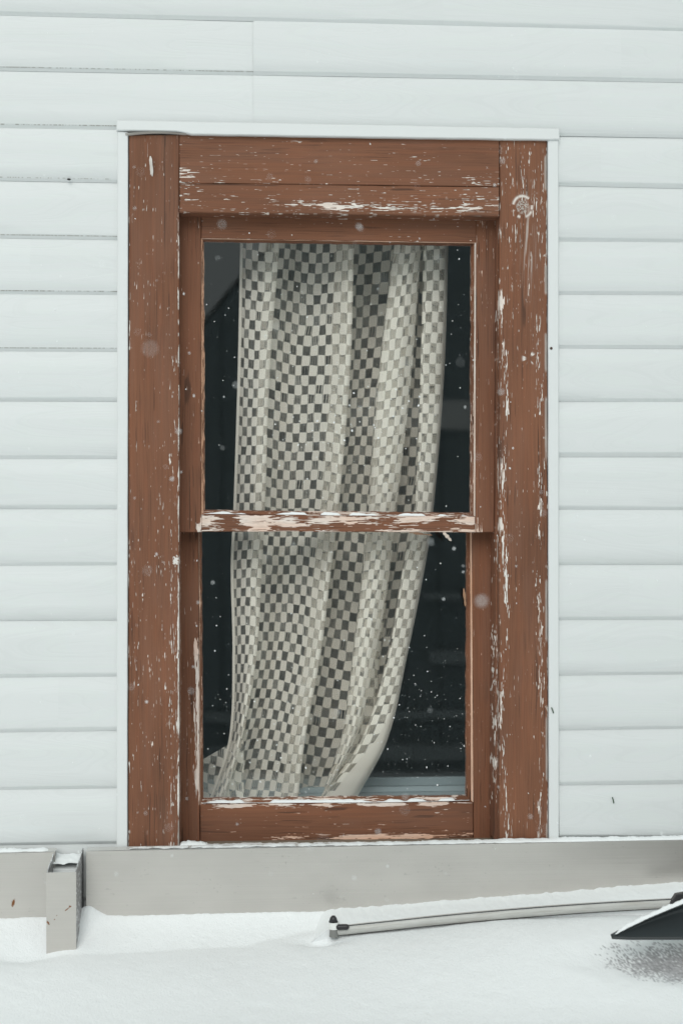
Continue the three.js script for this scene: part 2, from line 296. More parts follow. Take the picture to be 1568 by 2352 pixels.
// glazing putty: a bevelled strip from the sash's arris down to the glass
function putty(outerA, outerB, innerB, innerA, zs, zg, mat, parent, seed) {
  const oa = at(...outerA, zs), ob = at(...outerB, zs), ia = at(...innerA, zg), ib = at(...innerB, zg), L = oa.distanceTo(ob), n = Math.round(L / 0.006);
  const rag = (s, k) => (fbm(s * L * 70, k, seed, 2) - 0.5);
  mesh('putty', net(n, 5, (s, t) => {
    const o = oa.clone().lerp(ob, s), i = ia.clone().lerp(ib, s), e = Math.min(1, 12 * Math.min(s, 1 - s)), dir = i.clone().sub(o).setZ(0).normalize();
    i.addScaledVector(dir, rag(s, 3) * 0.0028 * e);
    const p = o.lerp(i, t === 1 ? 1 : t * 1.0); p.z = t === 1 ? zg - 0.004 : lerp(zs, zg + 0.0025, t / 0.8) + rag(s, 8 + t * 3) * 0.0016; return p;
  }), mat, parent);
}
const puttyMat = (w, h, along, len, wid, seed, level, pinkAmt, whiteInner) => wornPaint(w, h, along, len, wid, seed, (a, c) => level + 0.22 * (vn(a * len * 16, 3, seed) - 0.5), () => pinkAmt, whiteInner ? (a, c) => ({ chip: whiteInner(a, c) ? 1 : 0 }) : null);
function sash(name, label, zs, zg, P, seed) {
  const g = group(name, windowThing); g.userData.label = label;
  for (const [n, pts, mat, sd] of P.boards) mesh(n, slab(quad(zs, ...pts), zg - 0.02, zs, 0.0013, { seed: seed + sd, wob: 0.0008 }), mat, g);
  glassPane(zg, P.glass, g);
  const [A, B, C, D] = P.arris, [a, b, c, d] = P.inner;
  // each strip is laid so that its uv u runs along and v from arris to glass
  putty(A, B, b, a, zs - 0.0006, zg, P.putty[0], g, seed + 1); putty(B, C, c, b, zs - 0.0006, zg, P.putty[1], g, seed + 2);
  putty(D, C, c, d, zs - 0.0006, zg, P.putty[2], g, seed + 3); putty(A, D, d, a, zs - 0.0006, zg, P.putty[3], g, seed + 4);
  return g;
}
const stile = (seed, f, pink, co = 0) => wornPaint(128, 1024, 'y', 0.6, 0.045, seed, f, pink, null, co);
{
  const zs = -0.028, zg = -0.042;
  sash('upper_sash', 'front upper sash whose meeting rail is peeled to pale primer', zs, zg, {
    boards: [
      ['stile', [[405, 480], [461.5, 480], [462.5, 1222], [405, 1222]], stile(611, (a, c) => -0.07 + 0.16 * sstep(0.8, 0.98, c) * sstep(0.5, 0.8, a) + 0.35 * sstep(0.93, 1, a) * sstep(0.4, 0.8, c), (a) => 0.35), 1],
      ['stile', [[1093, 480], [1139, 480], [1134, 1222.5], [1091, 1222.5]], stile(612, (a, c) => -0.03 + 0.12 * bump1(a, 0.08, 0.07) + 0.1 * sstep(0.12, 0.02, c) + 0.42 * sstep(0.93, 1, a) * sstep(0.5, 0.1, c), () => 0.4), 2],
      ['top_rail', [[462.2, 480], [1092.4, 480], [1092.4, 557], [462.2, 547.5]], wornPaint(1200, 128, 'x', 0.51, 0.06, 613, (a, c) => -0.09 + 0.12 * sstep(0.9, 1, c)), 3],
      ['meeting_rail', [[463, 1181.5], [1090.4, 1186.5], [1090.4, 1222.5], [463, 1221]], wornPaint(1400, 128, 'x', 0.51, 0.032, 614, (a, c) => 0.205 + 0.17 * bump1(c, 0.32, 0.3) + 0.10 * bump1(c, 0.95, 0.12) + 0.16 * (vn(a * 11, 1, 3) - 0.5) - 0.1 * bump1(c, 0.72, 0.13) * sstep(0.5, 0.8, a), (a, c) => 0.34, null, 0.6), 4],
    ],
    glass: [[455, 545], [1094, 545], [1094, 1190], [455, 1190]],
    arris: [[462, 547], [1092.5, 557], [1090.5, 1187], [463, 1182]], inner: [[469, 555.5], [1080, 565], [1078, 1177], [471, 1170.5]],
    putty: [puttyMat(1024, 32, 'x', 0.51, 0.016, 701, -0.03, 0.75, (a, c) => c > 0.76), puttyMat(1024, 32, 'x', 0.5, 0.016, 702, 0.10, 0.3, (a, c) => c > 0.7), puttyMat(1024, 32, 'x', 0.51, 0.016, 703, 0.2, 0.2), puttyMat(1024, 32, 'x', 0.5, 0.016, 704, 0.30, 1.1, (a, c) => c > 0.9)],
  }, 610);
}
{
  const zs = -0.074, zg = -0.088;
  sash('lower_sash', 'rear lower sash with peeled left stile and bottom rail', zs, zg, {
    boards: [
      ['stile', [[405, 1205], [456, 1205], [459, 1945], [405, 1945]], stile(621, (a, c) => -0.04 + 0.5 * bump1(c, 0.9, 0.2) * sstep(0.28, 0.42, a) * sstep(0.93, 0.8, a), (a) => 0.3, 0.7), 1],
      ['stile', [[1083, 1205], [1137, 1205], [1135, 1945], [1087, 1945]], stile(622, (a, c) => -0.08 + 0.14 * sstep(0.15, 0.02, c) * sstep(0.2, 0.5, a) - 0.02, () => 0.5), 2],
      ['top_rail', [[457, 1200], [1082, 1200], [1082, 1220], [457, 1220]], stile(625, () => -0.1), 5],
      ['bottom_rail', [[459.8, 1848], [1086, 1842], [1086, 1945], [459.8, 1945]], wornPaint(1400, 224, 'x', 0.51, 0.08, 623, (a, c) => -0.05 + 0.50 * sstep(0.16, 0.03, c) * (0.35 + 0.9 * vn(a * 13, 2, 4)) + 0.46 * bump1(c, 0.75, 0.08) * sstep(0.08, 0.4, a) * (0.45 + 0.8 * vn(a * 9, 5, 4)) + 0.3 * bump1(a, 0.87, 0.05) * bump1(c, 0.2, 0.1) + 0.14 * bump1(a, 0.75, 0.12) * bump1(c, 0.7, 0.12), (a, c) => 0.3 + 0.6 * c, null, 0.4), 4],
    ],
    glass: [[450, 1200], [1090, 1200], [1090, 1855], [450, 1855]],
    arris: [[457, 1214], [1082.5, 1214], [1086, 1843], [459.5, 1849]], inner: [[464, 1221], [1069.5, 1221], [1068, 1826], [467.5, 1832]],
    putty: [puttyMat(512, 32, 'x', 0.51, 0.016, 711, 0, 0.3), puttyMat(1024, 32, 'x', 0.5, 0.016, 712, 0.06, 0.8, (a, c) => c > 0.72), puttyMat(1024, 32, 'x', 0.51, 0.016, 713, 0.22, 0.25), puttyMat(1024, 32, 'x', 0.5, 0.016, 714, 0.14, 0.7, (a, c) => c > 0.9)],
  }, 620);
}
// curls of lifted paint and a splinter
function curl(px, py, z, w, h, turn, lift, mat, name) {
  const p = at(px, py, z);
  return mesh(name, net(6, 12, (s, t) => {
    const wv = w * Math.sin(Math.PI * clamp(t * 0.94 + 0.03)) ** 0.7 * (0.45 + 1.1 * vn(t * 6, px, 3)), x = (s - 0.5) * wv, y = (t - 0.5) * h, zz = lift * s * Math.sin(Math.PI * t);
    return V(p.x + x * Math.cos(turn) - y * Math.sin(turn), p.y + x * Math.sin(turn) + y * Math.cos(turn), z + 0.0006 + zz);
  }), mat, windowThing);
}
const paleWood = plain(0.66, 0.56, 0.48, 0.8);
curl(348, 382, CZ, 0.0055, 0.038, 0.1, 0.007, plain(0.66, 0.62, 0.58, 0.8), 'paint_curl');
curl(1026, 1232, -0.032, 0.006, 0.024, 0.75, 0.004, paleWood, 'splinter');
curl(1066, 1372, -0.076, 0.006, 0.035, 0.1, 0.004, plain(0.35, 0.2, 0.12, 0.8), 'splinter');
curl(965, 1226, -0.032, 0.004, 0.045, 1.45, 0.003, plain(0.28, 0.16, 0.1, 0.8), 'splinter');

// ------------------------------------------------------------------ the lace curtain
const ZC = -0.155;
{
  // a repeat of the lace, sixteen by sixteen blocks of closed weave and open ladders, no two quite alike
  const N = 16, bw = 44, bh = 62, w = N * bw, h = N * bh, c = new Uint8Array(w * h * 4), al = new Uint8Array(w * h * 4);
  for (let j = 0; j < h; j++) for (let i = 0; i < w; i++) {
    const wx = 0.10 * (vn(i / 30, j / 40, 21) - 0.5), wy = 0.12 * (vn(i / 26, j / 30, 22) - 0.5), u = (i / bw + wx + N) % N, v = (j / bh + wy + N) % N;
    const ci = Math.floor(u), ri = Math.floor(v), fu = u - ci, fv = v - ri, open = (ci + ri) % 2 === 0, r1 = hash(ci, ri, 31), r2 = hash(ci, ri, 32);
    const ex = Math.min(fu, 1 - fu), ey = Math.min(fv, 1 - fv), round = sstep(0.06, 0.17, Math.hypot(Math.max(0, 0.14 - ex), Math.max(0, 0.12 - ey)) > 0.15 ? 0 : 1);
    let a, k;
    if (open) {
      const inside = sstep(-0.06 + 0.05 * r1, 0.0 + 0.05 * r1, ex) * sstep(0.01, 0.06, ey) * round;
      const n = r2 > 0.3 ? 3.5 : 2.6, th = Math.abs(((fu - 0.05) / 0.9 * n + 0.25) % 1 - 0.5), thread = sstep(0.26, 0.17, th + 0.1 * (vn(fv * 6, ci + ri * 7, 9) - 0.5));
      a = lerp(0.97, 0.01 + (0.24 + 0.42 * r1) * thread + 0.04 * r2, inside); k = lerp(1, 0.88, inside);
    } else {
      const lad = Math.abs((fv * 9) % 1 - 0.5), rib = Math.abs((fu * 5) % 1 - 0.5);
      a = 0.95 - (0.38 + 0.25 * r1) * sstep(0.28, 0.5, lad) * sstep(0.14, 0.3, rib) - (ey < 0.05 && ex < 0.12 ? 0.5 : 0); k = 0.95 + 0.1 * (0.5 - lad) + 0.06 * (r2 - 0.5);
    }
    k *= 0.94 + 0.12 * hash(i, j, 4);
    const q = (j * w + i) * 4; c.set([enc(0.92 * k), enc(0.86 * k), enc(0.76 * k), 255], q);
    const g = Math.round(255 * clamp(a)); al.set([g, g, g, 255], q);
  }
  M.lace = new THREE.MeshPhysicalMaterial({ map: texture(w, h, c, true, true), alphaMap: texture(w, h, al, false, true), transparent: true, roughness: 0.95, side: THREE.DoubleSide, transmission: 0.1, thickness: 0 });
  M.hem = new THREE.MeshPhysicalMaterial({ roughness: 0.95, side: THREE.DoubleSide, transmission: 0.22, thickness: 0 }); M.hem.color.setRGB(0.84, 0.78, 0.69);
}
const LV = [540, 850, 1170, 1300, 1500, 1700, 1845];
const LINES = {
  E0: [556, 550, 540, 534, 538, 529, 482], A: [644, 620, 609, 602, 590, 556, 515], C: [812, 803, 776, 760, 736, 699, 682],
  R: [911, 873, 848, 837, 814, 787, 735], S: [966, 944, 909, 895, 862, 815, 732], H: [974, 967, 952, 927, 893, 830, 728], E1: [1030, 1020, 995, 976, 936, 889, 812],
};
function lineX(name, y) { // smooth curve through the measured points
  const xs = LINES[name]; let i = 0; while (i < LV.length - 2 && y > LV[i + 1]) i++;
  const t = (y - LV[i]) / (LV[i + 1] - LV[i]), sl = (k) => k <= 0 ? (xs[1] - xs[0]) / (LV[1] - LV[0]) : k >= LV.length - 1 ? (xs[k] - xs[k - 1]) / (LV[k] - LV[k - 1]) : (xs[k + 1] - xs[k - 1]) / (LV[k + 1] - LV[k - 1]);
  const d = LV[i + 1] - LV[i], m0 = sl(i) * d, m1 = sl(i + 1) * d, t2 = t * t, t3 = t2 * t;
  return (2 * t3 - 3 * t2 + 1) * xs[i] + (t3 - 2 * t2 + t) * m0 + (-2 * t3 + 3 * t2) * xs[i + 1] + (t3 - t2) * m1;
}
const KEYS = [ // line, line, share, fabric column, depth, row drop; folds double back behind each ridge
  ['E0', 'A', 0, 0, 0.0, 0], ['E0', 'A', 0.22, 1.6, 0.007, 2], ['E0', 'A', 0.72, 4.4, 0.014, 6], ['E0', 'A', 1, 6, 0.008, 8], ['E0', 'A', 0.6, 8.4, -0.008, 9],
  ['A', 'C', 0.07, 12, -0.028, 11], ['A', 'C', 0.35, 15.4, -0.016, 18], ['A', 'C', 0.75, 19.8, 0.008, 25], ['A', 'C', 0.95, 22.2, 0.020, 28], ['A', 'C', 1, 23.1, 0.013, 28],
  ['A', 'C', 0.78, 25.6, -0.004, 29], ['A', 'C', 0.77, 26.4, -0.020, 29], ['C', 'R', 0.05, 29.6, -0.042, 31], ['C', 'R', 0.5, 31.9, -0.048, 33], ['C', 'R', 1.0, 34.3, -0.042, 34],
  ['C', 'R', 1.7, 37.2, -0.022, 34], ['C', 'R', 1.66, 37.9, -0.006, 34], ['C', 'R', 1, 40.9, 0.008, 34], ['R', 'S', 0.14, 41.7, 0.016, 33], ['R', 'S', 0.6, 44, 0.020, 31],
  ['R', 'S', 0.97, 46, 0.012, 29], ['R', 'S', 1, 46.5, 0.004, 29], ['R', 'S', 0.7, 48.4, -0.012, 28], ['S', 'H', 0.4, 51, -0.042, 27], ['H', 'E1', 0.8, 54.6, -0.024, 26],
  ['H', 'E1', 0.78, 55.4, -0.006, 26], ['H', 'E1', 0, 58.4, 0.006, 26], ['H', 'E1', 0.15, 59.2, 0.012, 25], ['H', 'E1', 0.8, 61.6, 0.010, 23], ['H', 'E1', 1, 62.4, 0.0, 22],
];
function catmull(a, b, c, d, t) { return 0.5 * (2 * b + (c - a) * t + (2 * a - 5 * b + 4 * c - d) * t * t + (3 * b - a - 3 * c + d) * t * t * t); }
function keyAt(k, y) { const [a, b, f, u, z, dr] = KEYS[k]; return [lerp(lineX(a, y), lineX(b, y), f), u, z, dr]; }
function curtainPoint(q, y) { // q along the keys
  const i = clamp(Math.floor(q), 0, KEYS.length - 2), t = q - i, g = [-1, 0, 1, 2].map((o) => keyAt(clamp(i + o, 0, KEYS.length - 1), y)), v = (n) => catmull(g[0][n], g[1][n], g[2][n], g[3][n], t);
  const deep = lerp(1.8, 2.2, clamp((y - 540) / 900));
  const x = v(0), z = ZC + v(2) * deep + 0.004 * Math.sin(y * 0.011 + q * 0.7) + 0.05 * -sstep(1640, 1845, y) * 0.4;
  return { x, u: v(1), z, drop: v(3) };
}
const curtain = tag(group('lace_curtain'), 'cream checkered lace curtain hanging pulled aside behind the panes', 'curtain');
{
  const cols = (KEYS.length - 1) * 6, rows = 150, y0 = 505, y1 = 1846, hemQ = 28.15;
  const hemAt = (y) => lerp(hemQ, 27.2, sstep(1570, 1800, y));
  const make = (q0, q1, n) => {
    const uvs = [];
    const g = net(n, rows, (s, t) => {
      const y = lerp(y0, y1, t), q = lerp(q0 === 0 ? 0 : hemAt(y), q0 === 0 ? hemAt(y) : q1, s), c = curtainPoint(q, y);
      const swing = sstep(1560, 1830, y) * (1 - clamp(c.u / 18)) * 60;
      const wob = 0.22 * (fbm(c.u * 0.5, y * 0.012, 12, 2) - 0.5) * 2;
      uvs.push((c.u + wob) / 16, -(y - c.drop * sstep(500, 900, y) * 1 - swing * clamp(c.u / 12) + 6 * wob + 5 * Math.sin(c.u * 0.5 + y * 0.004)) / 353.6);
      return at(c.x, y, c.z);
    });
    g.setAttribute('uv', new THREE.Float32BufferAttribute(uvs, 2)); return g;
  };
  mesh('lace_panel', make(0, hemQ, Math.round(cols * hemQ / (KEYS.length - 1))), M.lace, curtain);
  mesh('side_hem', make(hemQ, KEYS.length - 1, 8), M.hem, curtain);
  // left edge binding
  mesh('side_hem', net(3, 150, (s, t) => { const y = lerp(y0, y1, t), c = curtainPoint(0, y), p = at(c.x - 4 + s * 7, y, c.z + 0.0015); return p; }), M.hem, curtain);
  // the tail trailing on the inner sill, lower left
  const tuv = [];
  const tail = net(24, 24, (s, t) => {
    const y = lerp(1700, 1850, t), xl = lerp(452, 440, t), xr = lerp(560, 560, t), top = lerp(1752, 1690, s);
    const yy = Math.max(y, top + t * 6), x = lerp(xl, xr, s); tuv.push(x / 248 + 0.015 * Math.sin(y * 0.05), -(yy - s * 30) / 353.6);
    return at(x, yy, ZC - 0.035 - 0.008 * Math.sin(s * 7));
  });
  tail.setAttribute('uv', new THREE.Float32BufferAttribute(tuv, 2));
  mesh('trailing_fold', tail, M.lace, curtain);
  // the gathered hem corner at the bottom
  const rod0 = at(380, 505, ZC), rod1 = at(1200, 505, ZC);
  const rod = mesh('curtain_rod', new THREE.TubeGeometry(new THREE.LineCurve3(V(rod0.x, rod0.y + 0.004, ZC), V(rod1.x, rod0.y + 0.004, ZC)), 2, 0.006, 10), plain(0.4, 0.38, 0.35, 0.4), curtain); void rod;
}

// ------------------------------------------------------------------ the dark room behind
{
  const room = structure(group('dark_room'), 'unlit room seen through the window panes'), m = plain(0.40, 0.46, 0.47, 0.9);
  const x0 = -1.7, x1 = 1.8, y0 = 0.55, y1 = YC + 1.3, z0 = -3.4, z1 = -0.122;
  for (const [n, g] of [['room_floor', box(x0, x1, y0 - 0.1, y0, z0, z1)], ['room_ceiling', box(x0, x1, y1, y1 + 0.1, z0, z1)], ['room_wall', box(x0 - 0.1, x0, y0 - 0.1, y1 + 0.1, z0, z1)], ['room_wall', box(x1, x1 + 0.1, y0 - 0.1, y1 + 0.1, z0, z1)], ['room_wall', box(x0 - 0.1, x1 + 0.1, y0 - 0.1, y1 + 0.1, z0 - 0.1, z0)]]) mesh(n, g, m, room);
  const sill = tag(group('inner_sill'), 'glossy blue grey inner window sill under the curtain', 'window sill');
  const sm = plain(0.36, 0.44, 0.46, 0.2), a = at(380, 1850, -0.12), b = at(1190, 1850, -0.12);
  mesh('sill_board', slab([V(a.x, a.y - 0.008, 0), V(b.x, a.y - 0.008, 0), V(b.x, a.y - 0.036, 0), V(a.x, a.y - 0.036, 0)], -0.34, -0.114, 0.003), sm, sill);
  for (const [z, h, w] of [[-0.20, 0.006, 0.010], [-0.27, 0.012, 0.014], [-0.33, 0.02, 0.012]]) mesh('moulding', slab([V(a.x, a.y - 0.0085, 0), V(b.x, a.y - 0.0085, 0), V(b.x, a.y - 0.0085 + h, 0), V(a.x, a.y - 0.0085 + h, 0)], z - w, z, 0.002), sm, sill);
}

// ------------------------------------------------------------------ sheet metal skirt under the window
const SZ = 0.046, BZ = 0.125;
const rustSpots = (list) => (x, y) => { let m = 0; for (const [px, py, rx, ry, an] of list) { const dx = x - px, dy = y - py, c = Math.cos(an), s = Math.sin(an), q = Math.hypot((dx * c + dy * s) / rx, (-dx * s + dy * c) / ry); m = Math.max(m, sstep(1.15, 0.7, q + 0.7 * (vn(x * 900, y * 900, 2) - 0.5))); } return m; };
function metalPaint(w, h, len, hgt, seed, spots = () => 0) {
  return paint(w, h, (u, v) => {
    const x = u * len, y = (1 - v) * hgt, br = vn(x * 6, y * 1500, seed), n = fbm(x * 14, y * 26, seed + 2, 3), sp = 0.5 * sstep(0.9, 0.94, vn(x * 160, y * 420, seed + 5)) * sstep(0.5, 0.7, vn(x * 30, y * 40, seed + 6));
    const k = (0.95 + 0.05 * br + 0.10 * (n - 0.5)) * (1 - 0.25 * sp), r = spots(x, y);
    return [lerp(0.61 * k, 0.22, r), lerp(0.58 * k, 0.085, r), lerp(0.545 * k, 0.03, r), 0.5 + 0.3 * (br - 0.5) + 0.4 * (n - 0.5)];
  }, 0.0003, { roughness: 0.3, metalness: 0.6 });
}
const skirt = tag(group('sheet_metal_skirt'), 'pale grey sheet metal skirting with open channel box below the window', 'metal skirting');
{
  const bottomPx = 2260;
  const L = quad(SZ, [-400, 1969], [127.5, 1957], [127.5, bottomPx], [-400, bottomPx]), R = quad(SZ, [198, 1955.5], [2000, 1922], [2000, bottomPx], [198, bottomPx]);
  const lx = L[0].x, ly = L[0].y, sp1 = at(31, 2076, SZ);
  mesh('sheet', slab(L, SZ - 0.0016, SZ, 0.0004, { wob: 0 }), metalPaint(512, 256, L[1].x - L[0].x, ly - L[2].y, 801, rustSpots([[sp1.x - lx, ly - sp1.y, 0.0028, 0.007, 0.25]])), skirt);
  mesh('sheet', slab(R, SZ - 0.0016, SZ, 0.0004, { wob: 0 }), metalPaint(2048, 256, R[1].x - R[0].x, R[1].y - R[2].y, 802), skirt);
  const flange = (a, b, n) => mesh('top_flange', net(n, 2, (s, t) => { const p = a.clone().lerp(b, s); return V(p.x, p.y + 0.0006 + t * 0.0012, lerp(SZ - 0.0005, 0.0205, t)); }), plain(0.55, 0.54, 0.52, 0.45), skirt);
  flange(at(-400, 1969, SZ), at(127.5, 1957, SZ), 8); flange(at(198, 1955.5, SZ), at(2000, 1922, SZ), 20);
  const box1 = group('channel_box', skirt);
  const bx0 = at(107, 2100, BZ).x, bx1 = at(175.4, 2100, BZ).x, yt = at(140, 2004, BZ).y, yb = at(140, 2200, BZ).y - 0.02, ys = at(160, 1957, SZ).y;
  const marks = [[161, 2066 + 16, 0.0022, 0.0016, 0], [155, 2088, 0.0009, 0.006, 0.9], [111, 2119, 0.0016, 0.004, -0.6], [126, 2112, 0.001, 0.001, 0], [131, 2103, 0.0007, 0.0008, 0]].map(([px, py, rx, ry, an]) => { const p = at(px, py, BZ); return [p.x - bx0, yt - p.y, rx, ry, an]; });
  mesh('front_plate', slab([V(bx0, yt, 0), V(bx1, yt, 0), V(bx1, yb, 0), V(bx0, yb, 0)], BZ - 0.0018, BZ, 0.0005, { wob: 0.0002 }), metalPaint(192, 512, bx1 - bx0, yt - yb, 803, rustSpots(marks)), box1);
  const galv = paint(128, 256, (u, v) => { const n = fbm(u * 9, v * 16, 31, 3), f = sstep(0.62, 0.7, fbm(u * 22, v * 40, 33, 3)); const k = 0.9 + 0.5 * (n - 0.5); return [lerp(0.30 * k, 0.72, f), lerp(0.29 * k, 0.73, f), lerp(0.29 * k, 0.74, f), n]; }, 0.0004, { roughness: 0.5, metalness: 0.2 });
  const side = (x, nm) => mesh('side_plate', (() => { const t = 0.0009, pts = [[SZ - 0.03, ys], [BZ - 0.002, yt], [BZ - 0.002, yb], [SZ - 0.03, yb]]; const g = slab(pts.map(([z, y]) => V(-z, y, 0)), x - t, x + t, 0.0003, { wob: 0.0002 }); g.rotateY(Math.PI / 2); return g; })(), nm, box1);
  side(bx0 + 0.001, galv); side(bx1 - 0.001, galv);
  const back = at(160, 1985, 0.022).y;
  for (let k = 0; k < 3; k++) mesh('inner_slat', slab([V(bx0 + 0.002, back - k * 0.008, 0), V(bx1 - 0.002, back - k * 0.008, 0), V(bx1 - 0.002, back - k * 0.008 - 0.007, 0), V(bx0 + 0.002, back - k * 0.008 - 0.007, 0)], 0.03, 0.058 + 0.01 * k, 0.0006, { wob: 0.0002 }), M.trim, box1);
}

// ------------------------------------------------------------------ snow bank, with the ground it lies on
const bankY = (() => { const a = at(300, 2104, SZ), b = at(140, 2184, BZ); return { y: a.y, k: (b.y - a.y) / (BZ - SZ), yb: b.y }; })();
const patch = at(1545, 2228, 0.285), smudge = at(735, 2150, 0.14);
const tubeFoot = [[200, 2190], [560, 2178], [700, 2158], [773, 2153], [1025, 2131], [1190, 2113], [1330, 2106], [1480, 2104], [1700, 2100], [2600, 2100]].map(([x, y]) => at(x, y, 0.128));
function underTube(x) { let i = 0; while (i < tubeFoot.length - 2 && x > tubeFoot[i + 1].x) i++; const a = tubeFoot[i], b = tubeFoot[i + 1]; return lerp(a.y, b.y, clamp((x - a.x) / (b.x - a.x))); }
function bankHeight(x, z) {
  const zz = Math.min(z, 1.45), slope = bankY.k * (BZ - SZ) / 0.584 * (1 - Math.exp(-Math.max(0, zz - SZ) / 0.09)) - 0.012 * Math.max(0, zz - BZ);
  let y = bankY.y + slope;
  y = lerp(y, Math.max(y, underTube(x)), sstep(0.46, 0.14, z) * sstep(0.045, 0.11, z));
  y += 0.009 * (fbm(x * 4, z * 4, 51, 2) - 0.5) + 0.0018 * (fbm(x * 40, z * 40, 52, 3) - 0.5) + 0.0016 * (vn(x * 230, z * 230, 53) - 0.5) * sstep(0.16, 0.05, z);
  y += 0.018 * bump1(x, at(203, 2100, SZ).x, 0.022) * bump1(z, SZ, 0.03);
  y -= 0.012 * bump1(x, at(60, 2100, 0.1).x, 0.05) * bump1(z, 0.13, 0.04);
  return y;
}
{
  const xs = [], zs = [];
  for (let x = -6; x < -0.95; x += 0.25) xs.push(x);
  for (let x = -0.95; x < 0.25; x += 0.0045) xs.push(x);
  for (let x = 0.25; x < 0.95; x += 0.0026) xs.push(x);
  for (let x = 0.95; x <= 6; x += 0.25) xs.push(x);
  for (let z = 0.024; z < 0.20; z += 0.0045) zs.push(z);
  for (let z = 0.20; z < 0.62; z += 0.003) zs.push(z);
  for (let z = 0.62; z < 1.45; z += 0.03) zs.push(z);
  for (let z = 1.45; z <= 2.45; z += 0.05) zs.push(z);
  const g = net(xs.length - 1, zs.length - 1, (s, t, i, j) => {
    const x = xs[i], z = zs[j]; let y = bankHeight(x, z);
    const q = Math.hypot((x - patch.x - 0.03) / 0.155, (z - patch.z) / 0.05) + 0.5 * (fbm(x * 18, z * 18, 59, 2) - 0.5), dip = sstep(1.7, 0.25, q);
    y -= dip * (0.012 + 0.006 * (fbm(x * 40, z * 40, 57, 3) - 0.5));
    y -= 0.014 * bump1(x, smudge.x, 0.035) * bump1(z, smudge.z, 0.02);
    if (z > 1.45) y = lerp(y, -0.03, sstep(1.45, 2.35, z));
    return V(x, y, z);
  }, (s, t) => [xs[Math.round(s * (xs.length - 1))] * 4, zs[Math.round(t * (zs.length - 1))] * 4]);
  const tint = new Float32Array(xs.length * zs.length * 3).fill(1); // dark speckles, densest towards the middle of the patch
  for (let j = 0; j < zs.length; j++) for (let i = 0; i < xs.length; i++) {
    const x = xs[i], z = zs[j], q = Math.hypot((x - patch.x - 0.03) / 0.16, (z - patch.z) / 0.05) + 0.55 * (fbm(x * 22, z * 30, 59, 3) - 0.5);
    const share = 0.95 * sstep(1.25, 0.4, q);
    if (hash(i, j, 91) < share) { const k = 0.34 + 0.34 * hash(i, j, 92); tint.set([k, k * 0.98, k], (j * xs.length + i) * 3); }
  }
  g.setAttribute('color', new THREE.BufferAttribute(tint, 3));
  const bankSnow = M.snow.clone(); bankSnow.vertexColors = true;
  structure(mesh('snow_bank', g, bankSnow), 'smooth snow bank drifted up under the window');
}

// snow caught on ledges
const stuff = (o, label, category = 'snow') => { tag(o, label, category); o.userData.kind = 'stuff'; return o; };
{
  const P = (arr, z) => arr.map(([x, y]) => at(x, y, z));
  stuff(mesh('ledge_snow', mergeGeometries([
    snowBead(P([[206, 1953], [420, 1948], [690, 1943], [900, 1938], [1100, 1933], [1300, 1928.5], [1480, 1925], [1700, 1921]], 0.03), 0.026, 0.006, 3),
    snowBead(P([[-200, 1958], [0, 1955.5], [124, 1953]], 0.03), 0.026, 0.007, 7),
    snowBead(P([[413, 1938], [440, 1940], [480, 1944]], 0.0), 0.03, 0.009, 11),
    net(260, 8, (s, t) => { const px = lerp(298, 1256, s), a = at(px, lerp(1939, 1929.5, s), -0.07), b = at(px, lerp(1948.5, 1934, s), 0.04), x = lerp(a.x, b.x, t); return V(x, lerp(a.y, b.y, t) + 0.0035 * (fbm(x * 120, t * 6, 14, 3) - 0.5), lerp(-0.078, 0.044, t)); }),
  ]), M.snowBit), 'thin crust of snow along the skirting top edge and window foot');
  stuff(mesh('rail_snow', snowBead(P([[470, 1177.5], [700, 1180], [900, 1182], [1085, 1183.5]], -0.0345), 0.010, 0.0050, 17, 0.003, 0.46), M.snowBit), 'line of snow on the meeting rail under the upper pane');
  stuff(mesh('rail_snow', snowBead(P([[466, 1841], [700, 1840], [900, 1838.5], [1076, 1835]], -0.0795), 0.011, 0.0055, 23, 0.003, 0.42), M.snowBit), 'line of snow on the bottom rail under the lower pane');
  const bx = at(141, 2004, BZ), bs = at(160, 1957, SZ), l0 = at(108.5, 2004, BZ), r0 = at(174, 2004, BZ);
  stuff(mesh('channel_snow', mergeGeometries([
    snowBead([V(l0.x, bx.y, BZ), V(l0.x, lerp(bx.y, bs.y, 0.5), lerp(BZ, SZ, 0.5)), V(l0.x, bs.y, SZ - 0.01)], 0.004, 0.0032, 29, 0.003, 0.45),
    snowBead([V(r0.x, bx.y, BZ), V(r0.x, lerp(bx.y, bs.y, 0.5), lerp(BZ, SZ, 0.5)), V(r0.x, bs.y, SZ - 0.01)], 0.004, 0.0032, 31, 0.003, 0.45),
    net(16, 10, (s, t) => V(lerp(l0.x, r0.x, s), bs.y - 0.012 + 0.006 * fbm(s * 5, t * 4, 6) - 0.010 * t, lerp(0.015, 0.055, t))),
  ]), M.snowBit), 'snow lodged in the open channel box of the skirting');
}

